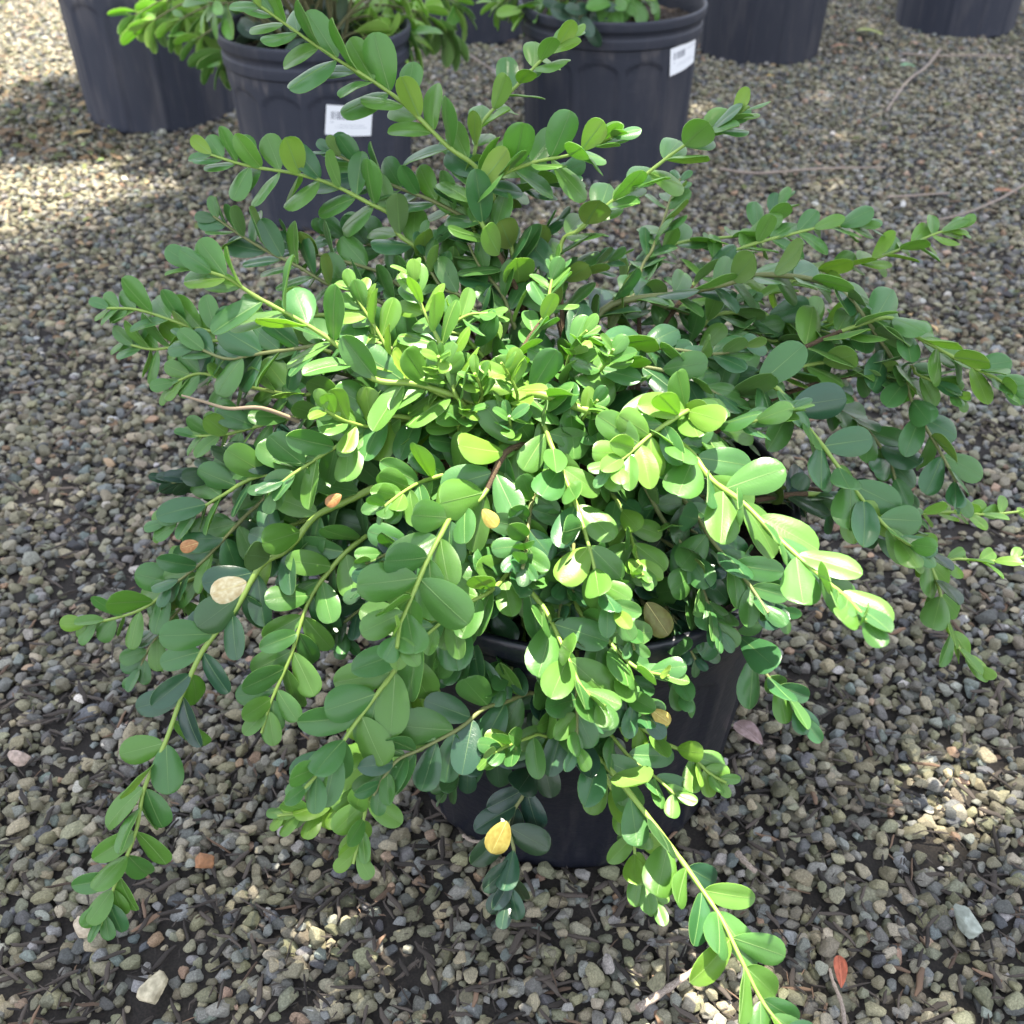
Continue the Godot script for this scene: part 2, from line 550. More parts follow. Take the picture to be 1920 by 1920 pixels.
func boxwood() -> void:
	rng.seed = 77
	# ---- shoots at the back
	traced([[960, 470], [905, 330], [840, 275], [760, 197], [695, 150], [620, 104], [535, 45], [475, 2]], .62, .56, 29, 2, 3, .5, .0017)
	traced([[800, 485], [748, 440], [730, 402], [690, 380], [620, 345], [550, 325], [465, 311], [395, 290]], .63, .60, 28, 2, 3, .6)
	traced([[930, 450], [860, 402], [800, 372], [730, 345], [655, 302], [620, 285]], .63, .62, 25, 2, 2, .7)
	traced([[880, 400], [885, 330], [890, 285], [905, 230], [950, 180], [985, 145], [1020, 108], [1075, 65]], .63, .61, 25, 2, 3, .3, .0016, {"gap": .72})
	traced([[890, 385], [930, 335], [1000, 305], [1070, 290], [1125, 268], [1165, 245]], .60, .57, 29, 2, 3, .9, .0017, {"gap": .55})
	traced([[880, 420], [940, 372], [1000, 345], [1050, 330], [1080, 345]], .64, .62, 25, 2, 2, .5)
	traced([[1050, 470], [1085, 432], [1135, 388], [1205, 332], [1280, 275], [1345, 238], [1405, 200]], .62, .59, 28, 2, 3, .5, .0017, {"gap": .66})
	traced([[1200, 520], [1222, 470], [1242, 420], [1256, 378], [1275, 335]], .68, .69, 22, 2, 2, .4)
	traced([[1170, 520], [1230, 475], [1290, 452], [1400, 440], [1440, 415], [1465, 372]], .70, .72, 24, 2, 3, .4)
	traced([[1330, 500], [1400, 462], [1480, 440], [1550, 425], [1640, 425]], .69, .70, 24, 2, 3, .2)
	traced([[1500, 520], [1580, 500], [1650, 482], [1705, 460], [1760, 436], [1808, 425]], .71, .70, 23, 2, 4, .3)
	# ---- right side, most leaf tints a step lighter to stand in for skylight
	traced([[1130, 582], [1270, 552], [1350, 535], [1420, 516], [1500, 520], [1550, 532], [1590, 556], [1640, 622], [1690, 702], [1716, 766], [1760, 842], [1790, 900], [1802, 945]], .64, .60, 28, 2, 2, .3, .0025, {"gap": .72})
	traced([[1640, 600], [1700, 622], [1770, 660], [1832, 692], [1872, 712], [1905, 735]], .61, .57, 28, 3, 3, .2)
	traced([[1680, 690], [1720, 702], [1765, 722], [1800, 745]], .62, .60, 21, 3, 3, .2)
	traced([[1210, 690], [1290, 692], [1370, 710], [1480, 692], [1570, 680], [1680, 712]], .61, .62, 26, 2, 3, .2)
	traced([[1180, 800], [1240, 806], [1310, 800], [1370, 798], [1430, 786], [1490, 765]], .55, .53, 26, 3, 3, .4)
	traced([[1430, 720], [1497, 783], [1540, 832], [1597, 910], [1643, 968], [1690, 1012], [1725, 1030]], .58, .53, 31, 2, 3, .2)
	traced([[990, 742], [1095, 768], [1193, 802], [1280, 835], [1335, 900], [1392, 942], [1460, 1010], [1540, 1082], [1592, 1125], [1625, 1165]], .56, .425, 31, 3, 3, .15, .0024, {"gap": .66, "bend": 1.2})
	traced([[1560, 930], [1640, 985], [1720, 1025], [1755, 1085], [1772, 1150], [1798, 1215], [1845, 1265]], .64, .64, 26, 0, 4, .5)
	traced([[1700, 960], [1790, 960], [1850, 965], [1920, 958], [1985, 950]], .68, .68, 17, 3, 4, .3, .0010, {"gap": 1.1})
	traced([[1740, 1040], [1800, 1048], [1880, 1052], [1935, 1040]], .66, .66, 17, 3, 4, .3, .0010, {"gap": 1.1})
	traced([[1080, 640], [1180, 648], [1260, 655], [1340, 664], [1400, 650]], .60, .58, 28, 2, 2, .2)
	traced([[1150, 700], [1220, 690], [1300, 715], [1380, 760]], .58, .57, 27, 2, 2, .4)
	traced([[1330, 600], [1420, 590], [1500, 610], [1560, 600], [1620, 570]], .66, .67, 24, 2, 3, .5)
	traced([[1380, 620], [1450, 640], [1530, 620], [1590, 640]], .66, .66, 24, 2, 3, .5)
	traced([[1500, 700], [1560, 760], [1620, 800], [1670, 870], [1690, 960]], .65, .62, 26, 1, 2, .6)
	traced([[1180, 560], [1240, 575], [1320, 590], [1400, 560]], .66, .67, 23, 2, 2, .4)
	# ---- centre
	traced([[930, 770], [862, 745], [780, 720], [700, 710], [633, 648], [567, 604], [480, 556], [423, 520], [350, 500]], .56, .515, 30, 3, 3, .4, .0024, {"gap": .72})
	traced([[790, 722], [757, 707], [733, 666], [707, 620], [680, 577], [655, 535]], .55, .545, 22, 4, 4, .4)
	traced([[862, 750], [848, 708], [827, 648], [800, 594], [786, 562], [770, 515]], .55, .545, 24, 4, 4, .5)
	traced([[950, 730], [985, 645], [1022, 590], [1032, 538], [1042, 490]], .57, .585, 19, 3, 3, .4, .0026, {"gap": .7, "wood": .7})
	traced([[1290, 770], [1230, 808], [1180, 850], [1140, 882]], .53, .49, 26, 4, 4, .1, .0017, {"gap": .5})
	traced([[1010, 780], [1033, 833], [1060, 897], [1083, 953], [1103, 1020], [1127, 1105], [1165, 1160]], .55, .50, 26, 2, 3, .3)
	traced([[960, 840], [905, 930], [853, 960], [827, 1002], [800, 1054], [777, 1108], [752, 1170], [744, 1215]], .54, .455, 29, 3, 3, .3, .0023, {"gap": .7, "wood": .3})
	traced([[1000, 930], [990, 990], [985, 1040], [980, 1065]], .54, .50, 19, 2, 2, .5, .0016, {"gap": .4, "spread": 1.25})
	traced([[880, 760], [830, 690], [822, 668]], .56, .53, 18, 4, 4, .5, .0014, {"gap": .5, "spread": 1.2})
	traced([[900, 780], [905, 740], [890, 700]], .56, .535, 21, 3, 4, .2, .0014, {"gap": .5, "spread": 1.25})
	traced([[960, 800], [970, 740], [940, 680]], .57, .53, 23, 3, 4, .7, .0014, {"gap": .5, "spread": 1.25})
	traced([[1060, 760], [1060, 700], [1075, 650], [1100, 620]], .58, .55, 23, 3, 3, .3, .0014, {"gap": .5, "spread": 1.2})
	traced([[1100, 720], [1130, 690], [1150, 655]], .58, .545, 24, 2, 3, .6, .0014, {"gap": .5, "spread": 1.2})
	traced([[960, 870], [960, 830], [955, 780]], .57, .53, 21, 2, 3, .2, .0014, {"gap": .5, "spread": 1.3})
	traced([[1070, 830], [1090, 790], [1120, 750]], .57, .54, 22, 2, 3, .2, .0014, {"gap": .5, "spread": 1.2})
	traced([[880, 850], [860, 800], [880, 770]], .57, .54, 22, 3, 3, .4, .0014, {"gap": .5, "spread": 1.2})
	traced([[760, 790], [700, 800], [650, 790], [610, 770]], .57, .53, 25, 3, 4, .3)
	traced([[860, 890], [800, 900], [760, 920], [720, 950]], .56, .52, 24, 3, 3, .2, .0016, {"gap": .5})
	traced([[1000, 900], [970, 910], [950, 930]], .57, .55, 19, 3, 3, .7, .0014, {"gap": .5, "spread": 1.2})
	traced([[1150, 930], [1180, 1000], [1195, 1050], [1205, 1080]], .56, .52, 20, 3, 4, .3, .0014, {"gap": .5})
	traced([[1200, 900], [1240, 970], [1290, 1040], [1325, 1125], [1350, 1190]], .57, .54, 26, 1, 2, .3)
	traced([[1240, 900], [1300, 960], [1340, 1020], [1400, 1090], [1440, 1150]], .58, .53, 27, 1, 2, .2)
	traced([[880, 570], [830, 540], [800, 490], [790, 450]], .61, .62, 23, 1, 2, .4)
	traced([[960, 600], [940, 550], [900, 500], [880, 460]], .61, .62, 22, 2, 2, .4)
	traced([[1040, 560], [1070, 520], [1120, 500], [1160, 480]], .62, .63, 23, 2, 2, .4)
	traced([[1000, 560], [990, 500], [1010, 450], [1050, 410]], .63, .64, 22, 1, 2, .6)
	traced([[880, 640], [840, 620], [880, 590], [930, 590]], .59, .58, 22, 2, 3, .4)
	# ---- left side
	traced([[700, 560], [620, 535], [560, 500], [500, 470], [450, 440], [400, 405]], .63, .62, 25, 2, 2, .5)
	traced([[740, 530], [680, 500], [620, 485], [560, 465], [535, 440]], .63, .63, 24, 2, 2, .4)
	traced([[760, 500], [720, 470], [660, 450], [600, 440]], .65, .66, 24, 2, 2, .4)
	traced([[700, 640], [640, 642], [567, 652], [480, 664], [420, 672], [350, 640]], .57, .60, 28, 2, 2, .3)
	traced([[640, 600], [560, 600], [470, 625], [380, 618], [320, 600], [255, 580], [200, 578]], .62, .64, 25, 2, 3, .3)
	traced([[560, 640], [460, 640], [370, 640], [290, 655], [225, 640]], .62, .65, 24, 1, 3, .4)
	traced([[640, 740], [560, 740], [450, 722], [375, 700], [315, 725]], .60, .62, 24, 2, 3, .6)
	traced([[640, 790], [560, 782], [480, 800], [420, 815], [355, 818]], .60, .61, 22, 2, 3, .6)
	traced([[600, 690], [500, 690], [420, 700], [350, 690]], .63, .65, 24, 1, 2, .4)
	traced([[740, 780], [690, 805], [613, 848], [547, 891], [510, 920]], .56, .55, 27, 2, 3, .4)
	traced([[640, 870], [560, 862], [470, 872], [400, 890], [322, 905]], .60, .60, 25, 0, 0, 1.1, .0017, {"tilt": -1.9})
	traced([[640, 880], [490, 892], [420, 927], [350, 968], [300, 985]], .59, .60, 26, 2, 3, .3)
	traced([[560, 900], [480, 950], [430, 1000], [385, 1048], [340, 1085], [305, 1105]], .60, .61, 26, 2, 2, .3)
	traced([[560, 980], [420, 1058], [330, 1100], [270, 1140], [220, 1158], [155, 1172]], .62, .64, 26, 2, 3, .3)
	traced([[450, 1060], [360, 1120], [305, 1180], [272, 1230], [255, 1280]], .64, .65, 23, 2, 2, .4)
	traced([[740, 900], [650, 940], [590, 970], [540, 1030], [490, 1060], [442, 1141], [383, 1216], [342, 1303], [312, 1387], [271, 1478], [254, 1562], [215, 1660], [188, 1735]], .58, .55, 27, 1, 3, .4, .0022, {"gap": .70})
	traced([[680, 1010], [610, 1080], [575, 1137], [546, 1228], [517, 1295], [506, 1322], [490, 1375]], .58, .56, 27, 1, 3, .3)
	traced([[640, 1000], [600, 1020], [560, 1080], [570, 1110]], .60, .59, 25, 1, 2, .3)
	# ---- front
	traced([[970, 1060], [1023, 1145], [1057, 1216], [1090, 1287], [1135, 1325]], .54, .49, 28, 2, 3, .2, .0018, {"gap": .55})
	traced([[980, 1200], [1045, 1300], [1050, 1345], [1090, 1392], [1150, 1450], [1200, 1512], [1262, 1592], [1312, 1662], [1352, 1722], [1386, 1792], [1432, 1882], [1485, 1945]], .58, .47, 28, 1, 3, .3, .0022, {"gap": .78})
	traced([[1050, 1295], [994, 1299], [948, 1316], [907, 1329], [861, 1366], [790, 1404], [740, 1430], [700, 1492]], .57, .51, 28, 2, 2, .2, .0016, {"gap": .6})
	traced([[1045, 1360], [1005, 1378], [960, 1395], [925, 1412]], .56, .53, 23, 3, 3, .1, .0014, {"gap": .5})
	traced([[830, 1150], [770, 1200], [740, 1257], [711, 1296], [665, 1358], [640, 1396], [605, 1440], [570, 1480]], .53, .49, 31, 2, 3, .2, .0018, {"gap": .62})
	traced([[930, 1100], [880, 1130], [830, 1165], [790, 1200]], .53, .50, 26, 2, 3, .3)
	traced([[900, 1180], [870, 1220], [830, 1250]], .56, .54, 25, 2, 2, .1)
	traced([[930, 1230], [960, 1250], [930, 1290]], .57, .55, 23, 1, 2, .2)
	traced([[1030, 1370], [1002, 1438], [982, 1488], [953, 1541], [964, 1600], [956, 1665], [948, 1705]], .59, .57, 27, 0, 0, .5)
	traced([[930, 1400], [890, 1425], [862, 1450], [835, 1485]], .60, .60, 24, 0, 1, .8)
	traced([[1130, 1440], [1186, 1537], [1190, 1600], [1203, 1642], [1235, 1700]], .59, .57, 23, 0, 4, .6)
	traced([[1080, 1330], [1130, 1362], [1185, 1425], [1232, 1460], [1265, 1490]], .57, .54, 26, 2, 3, .2)
	traced([[1160, 1310], [1200, 1360], [1245, 1392], [1292, 1415], [1330, 1450], [1362, 1468]], .57, .55, 19, 3, 4, .3)
	traced([[1080, 1130], [1130, 1190], [1190, 1250], [1255, 1268]], .54, .51, 27, 3, 3, .2)
	traced([[1100, 1200], [1140, 1260], [1180, 1310], [1215, 1350]], .55, .53, 26, 2, 2, .3)
	traced([[1250, 1050], [1338, 1128], [1388, 1196], [1438, 1266], [1485, 1313], [1508, 1350]], .57, .55, 29, 1, 2, .2, .0017, {"gap": .6})
	traced([[1180, 1080], [1230, 1130], [1290, 1180], [1320, 1230]], .58, .56, 25, 1, 1, .3)
	traced([[700, 1400], [690, 1490], [680, 1545], [662, 1620]], .58, .56, 24, 3, 4, .3)
	traced([[700, 1440], [640, 1500], [582, 1520], [520, 1530]], .59, .58, 20, 3, 4, .4)
	traced([[690, 1060], [650, 1110], [640, 1160], [650, 1210]], .60, .59, 23, 1, 2, .4)
	traced([[900, 1010], [880, 1060], [900, 1110]], .56, .53, 23, 2, 3, .2, .0014, {"gap": .5, "spread": 1.2})
	traced([[1060, 1010], [1050, 1060], [1075, 1110]], .56, .53, 22, 1, 2, .3, .0014, {"gap": .5})
	# ---- the inner growth that fills the dome, tinted darker to deepen its shade
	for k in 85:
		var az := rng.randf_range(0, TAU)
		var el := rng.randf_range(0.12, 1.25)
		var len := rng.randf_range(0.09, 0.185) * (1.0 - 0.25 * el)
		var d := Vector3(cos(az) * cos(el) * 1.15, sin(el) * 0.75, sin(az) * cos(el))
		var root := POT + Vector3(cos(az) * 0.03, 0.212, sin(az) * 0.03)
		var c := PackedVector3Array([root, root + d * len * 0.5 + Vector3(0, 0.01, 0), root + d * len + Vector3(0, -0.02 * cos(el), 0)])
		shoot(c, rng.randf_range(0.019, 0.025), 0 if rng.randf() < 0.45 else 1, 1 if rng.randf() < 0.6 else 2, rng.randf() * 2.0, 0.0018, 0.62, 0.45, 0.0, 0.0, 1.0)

func build_boxwood() -> void:
	boxwood()
	var vein := vein_texture()
	var fine := noise_tex(0.05, 8, 256, 3)
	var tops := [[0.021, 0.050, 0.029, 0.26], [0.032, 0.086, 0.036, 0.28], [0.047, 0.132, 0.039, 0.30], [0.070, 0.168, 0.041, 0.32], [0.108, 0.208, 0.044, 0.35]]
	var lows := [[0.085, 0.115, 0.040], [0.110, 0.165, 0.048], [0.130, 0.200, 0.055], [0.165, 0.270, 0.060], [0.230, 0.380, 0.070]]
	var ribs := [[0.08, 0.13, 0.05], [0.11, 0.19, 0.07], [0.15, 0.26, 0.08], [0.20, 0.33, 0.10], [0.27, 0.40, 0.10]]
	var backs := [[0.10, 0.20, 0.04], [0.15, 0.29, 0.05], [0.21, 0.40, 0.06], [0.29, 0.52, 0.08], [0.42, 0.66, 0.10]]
	var M := []
	for k in 5:
		var b: Array = backs[k]
		var back := lin(b[0], b[1], b[2])
		var a: Array = tops[k]
		var c: Array = lows[k]
		var r: Array = ribs[k]
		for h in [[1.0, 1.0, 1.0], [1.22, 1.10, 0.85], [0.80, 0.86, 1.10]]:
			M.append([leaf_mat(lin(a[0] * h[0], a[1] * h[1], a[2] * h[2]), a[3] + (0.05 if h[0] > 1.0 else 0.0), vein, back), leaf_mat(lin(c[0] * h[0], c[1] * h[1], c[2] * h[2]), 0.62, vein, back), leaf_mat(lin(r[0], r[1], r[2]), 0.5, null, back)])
	# faded leaves: yellow, tan, orange
	for c in [[0.46, 0.40, 0.09], [0.66, 0.62, 0.40], [0.42, 0.22, 0.08], [0.17, 0.18, 0.045]]:
		var col := lin(c[0], c[1], c[2])
		var f := mat(col, 0.5)
		f.albedo_texture = noise_tex(0.012, int(c[1] * 100), 256, 3, false, Color(0.84, 0.76, 0.64), Color(1, 1, 1))
		f.backlight_enabled = true
		f.backlight = lin(0.4, 0.36, 0.2)
		M.append([f, f, leaf_mat(lin(0.6, 0.52, 0.2), 0.6, null, lin(0.3, 0.26, 0.1))])
	var bags := []
	var meshes := []
	for k in LSHAPES:
		bags.append(leaf_bags([0.56, 0.61, 0.66, 0.53, 0.69, 0.60, 0.51][k], [0.50, 0.56, 0.52, 0.48, 0.54, 0.64, 0.50][k], [2.2, 2.7, 2.4, 2.0, 2.6, 3.1, 2.1][k], [0.20, 0.12, 0.08, 0.30, 0.05, 0.16, 0.34][k], [0.10, 0.16, 0.06, 0.20, 0.12, -0.06, 0.08][k], [0.18, 0.25, 0.30, 0.10, 0.28, 0.22, 0.05][k], [0.02, 0.035, 0.03, 0.015, 0.04, 0.03, 0.01][k]))
		meshes.append(bags_mesh(bags[k]))
	var shrub := thing("boxwood_shrub", "large green boxwood shrub spreading over its black pot, sunlit in the middle", "shrub", POT + Vector3(0, 0.205, 0))
	var O := shrub.position
	# stems
	var green_m := leaf_mat(lin(0.22, 0.33, 0.060), 0.5, null, lin(0.1, 0.16, 0.03))
	var olive_m := mat(lin(0.15, 0.17, 0.055), 0.6)
	var wood_m := mat(lin(0.20, 0.135, 0.075), 0.85)
	wood_m.albedo_texture = noise_tex(0.05, 31, 256, 4, false, Color(0.55, 0.5, 0.45), Color(1, 1, 1))
	wood_m.uv1_scale = Vector3(2, 60, 1)
	wood_m.heightmap_enabled = true
	wood_m.heightmap_texture = fine
	wood_m.heightmap_scale = 0.06
	var nodes := []
	var shift := Transform3D(Basis(), -O)
	for b in branches:
		var m := ArrayMesh.new()
		for which in ["wood", "green"]:
			var g := Bag.new()
			g.put(b[which], shift)
			g.add(m, wood_m if which == "wood" else (green_m if b["young"] else olive_m))
		nodes.append(part("branch", m, shrub))
	# the largest 290 leaves are pieces of their branches, the others one mass
	var order := range(leaves.size())
	order.sort_custom(func(a, b): return leaves[a]["score"] > leaves[b]["score"])
	var rest := {}
	for k in order.size():
		var l: Dictionary = leaves[order[k]]
		var xf: Transform3D = l["xf"]
		xf.origin -= O
		if k < 285:
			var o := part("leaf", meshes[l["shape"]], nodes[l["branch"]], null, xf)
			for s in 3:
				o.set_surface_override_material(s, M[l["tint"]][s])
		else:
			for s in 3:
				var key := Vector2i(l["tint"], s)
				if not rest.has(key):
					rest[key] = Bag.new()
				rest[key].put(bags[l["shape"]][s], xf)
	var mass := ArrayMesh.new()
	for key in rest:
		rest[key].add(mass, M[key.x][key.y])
	var fol := part("foliage", mass, shrub)
	fol.set_meta("kind", "stuff")
	# faded leaves, each where it hangs: pixel, depth, length, direction in the picture, material
	for f in [[462, 1092, .51, .0195, -72, 9, 16, "pale tan faded leaf"], [950, 1540, .53, .019, -25, -60, 15, "yellow leaf with a pale midrib"], [905, 955, .50, .011, 40, 20, 15, "bright yellow small leaf"], [640, 928, .545, .010, -60, 10, 17, "orange browned leaf"], [372, 1018, .57, .011, -75, 5, 17, "orange browned leaf"], [1212, 1130, .535, .021, 35, 25, 18, "dull yellow olive leaf"], [1222, 1332, .53, .012, 55, 40, 15, "yellow leaf"]]:
		var at := pix(f[0], f[1], f[2])
		var a := deg_to_rad(float(f[4]))
		var dir: Vector3 = (up * -cos(a) + right * sin(a)) if absf(float(f[4])) > 0 else -up
		var z := -dir
		var nrm := (-fwd + Vector3.UP * 0.3).normalized()
		var y := (nrm - nrm.dot(z) * z).normalized()
		var x := y.cross(z)
		var L: float = f[3]
		var o := part("leaf", meshes[4], shrub, null, Transform3D(Basis(x * L, y * L, z * L), at - O))
		o.set_meta("label", f[7])
		for s in 3:
			o.set_surface_override_material(s, M[f[6]][s])
	# a dead, leafless twig
	var dt := Bag.new()
	tube(dt, smooth_line(PackedVector3Array([pix(560, 790, .60) - O, pix(490, 765, .585) - O, pix(430, 766, .58) - O, pix(385, 754, .575) - O, pix(340, 741, .57) - O])), PackedFloat32Array(range(21).map(func(i): return lerpf(0.0014, 0.0006, i / 20.0))))
	var dm := ArrayMesh.new()
	dt.add(dm, mat(lin(0.36, 0.27, 0.18), 0.9))
	part("dead_twig", dm, shrub).set_meta("label", "dry leafless tan twig")

# ------------------------------------------------------------------ the shrubs in the pots behind
func far_shrub(called: String, label: String, soil: Vector3, tips: Array, tint: Array, mats: Array, bags: Array, seed_: int) -> void:
	var meshes := bags.map(func(b): return bags_mesh(b))
	var made := 0
	var rest := {}
	rng.seed = seed_
	var t := thing(called, label, "shrub", soil)
	var wood := mat(lin(0.12, 0.12, 0.05), 0.85)
	for tip in tips:
		var p: Vector3 = tip[0]
		var n: int = tip[1]
		var L: float = tip[2]
		var dark: int = tip[3]
		var root := soil + Vector3(rng.randf_range(-0.04, 0.04), -0.005, rng.randf_range(-0.04, 0.04))
		var knee := root.lerp(p, 0.5) + Vector3(0, 0.35 * root.distance_to(p) * 0.5, 0)
		var line := smooth_line(PackedVector3Array([root - soil, knee - soil, p - soil]), 6)
		var rad := PackedFloat32Array(range(line.size()).map(func(i): return lerpf(0.003, 0.0011, float(i) / (line.size() - 1))))
		var bag := Bag.new()
		tube(bag, line, rad, 6)
		var m := ArrayMesh.new()
		bag.add(m, wood)
		var br := part("branch", m, t)
		var ax := (line[line.size() - 1] - line[line.size() - 3]).normalized()
		var s0 := ax.cross(Vector3(0.2, 0.3, 0.9)).normalized()
		var s1 := ax.cross(s0)
		for k in n:
			var a := k * 2.399 + rng.randf_range(-0.3, 0.3)
			var lean := rng.randf_range(0.55, 1.35)
			var out := s0 * cos(a) + s1 * sin(a)
			var dir := (ax * cos(lean) + out * sin(lean) + Vector3(0, -0.45, 0)).normalized()
			var nrm := ax * 0.8 + Vector3.UP * 0.6 + Vector3(rng.randf_range(-.3, .3), 0, rng.randf_range(-.3, .3))
			var z := -dir
			var y := (nrm - nrm.dot(z) * z).normalized()
			var x := y.cross(z)
			var LL := L * rng.randf_range(0.75, 1.15)
			var at := line[line.size() - 1] - ax * 0.03 * k / n
			var xf := Transform3D(Basis(x * LL, y * LL, z * LL), at)
			var form := rng.randi() % meshes.size()
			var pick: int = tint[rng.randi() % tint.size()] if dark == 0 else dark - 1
			made += 1
			if made <= 295:
				var o := part("leaf", meshes[form], br, null, xf)
				for s in 3:
					o.set_surface_override_material(s, mats[pick][s])
				continue
			for s in 3:
				var key := Vector2i(pick, s)
				if not rest.has(key):
					rest[key] = Bag.new()
				rest[key].put(bags[form][s], xf)
	if rest:
		var mass := ArrayMesh.new()
		for key in rest:
			rest[key].add(mass, mats[key.x][key.y])
		part("foliage", mass, t).set_meta("kind", "stuff")

# ------------------------------------------------------------------ build
func _ready() -> void:
	# ---- camera, sky, sun, exposure
	var cam := Camera3D.new()
	cam.name = "camera"
	var att := CameraAttributesPhysical.new()
	att.frustum_focal_length = 24.06
	att.frustum_focus_distance = 0.56
	att.exposure_aperture = 9.0
	cam.attributes = att
	cam.near = 0.02
	cam.far = 200.0
	cam.position = EYE
	cam.rotation_degrees = Vector3(-PITCH, 0, 0)
	cam.fov = rad_to_deg(2.0 * atan(960.0 / F))
	cam.current = true
	add_child(cam)
	var env := Environment.new()
	env.background_mode = Environment.BG_SKY
	var sm := ProceduralSkyMaterial.new()
	sm.sky_top_color = Color(0.775, 0.805, 0.875)
	sm.sky_horizon_color = Color(0.915, 0.905, 0.90)
	sm.sky_curve = 0.15
	sm.ground_bottom_color = Color(0.2, 0.2, 0.18)
	sm.ground_horizon_color = Color(0.6, 0.62, 0.6)
	var sky := Sky.new()
	sky.sky_material = sm
	env.sky = sky
	env.background_energy_multiplier = 0.72
	env.tonemap_mode = Environment.TONE_MAPPER_LINEAR
	env.tonemap_exposure = 4.8
	env.sdfgi_enabled = true
	env.ssao_enabled = true
	env.ssil_enabled = true
	var we := WorldEnvironment.new()
	we.name = "environment"
	we.environment = env
	add_child(we)
	var sun := DirectionalLight3D.new()
	sun.name = "sun"
	sun.light_color = Color(1.0, 0.965, 0.90)
	sun.light_energy = 1.6
	sun.light_angular_distance = 0.5
	sun.shadow_enabled = true
	sun.basis = Basis.looking_at(-sun_dir, Vector3.RIGHT)
	add_child(sun)

	ground()
	pots()
	build_boxwood()
	litter()
	shade_tree()

func pot_spots() -> Array:
	# base centre, scale of each pot
	return [[POT, 1.0], [gnd(626, 382), 1.03], [gnd(1132, 298), 1.12, 0.99], [gnd(308, 212), 1.12], [gnd(1420, 98), 1.08], [gnd(1786, 50), 1.12], [gnd(885, 62), 1.08]]

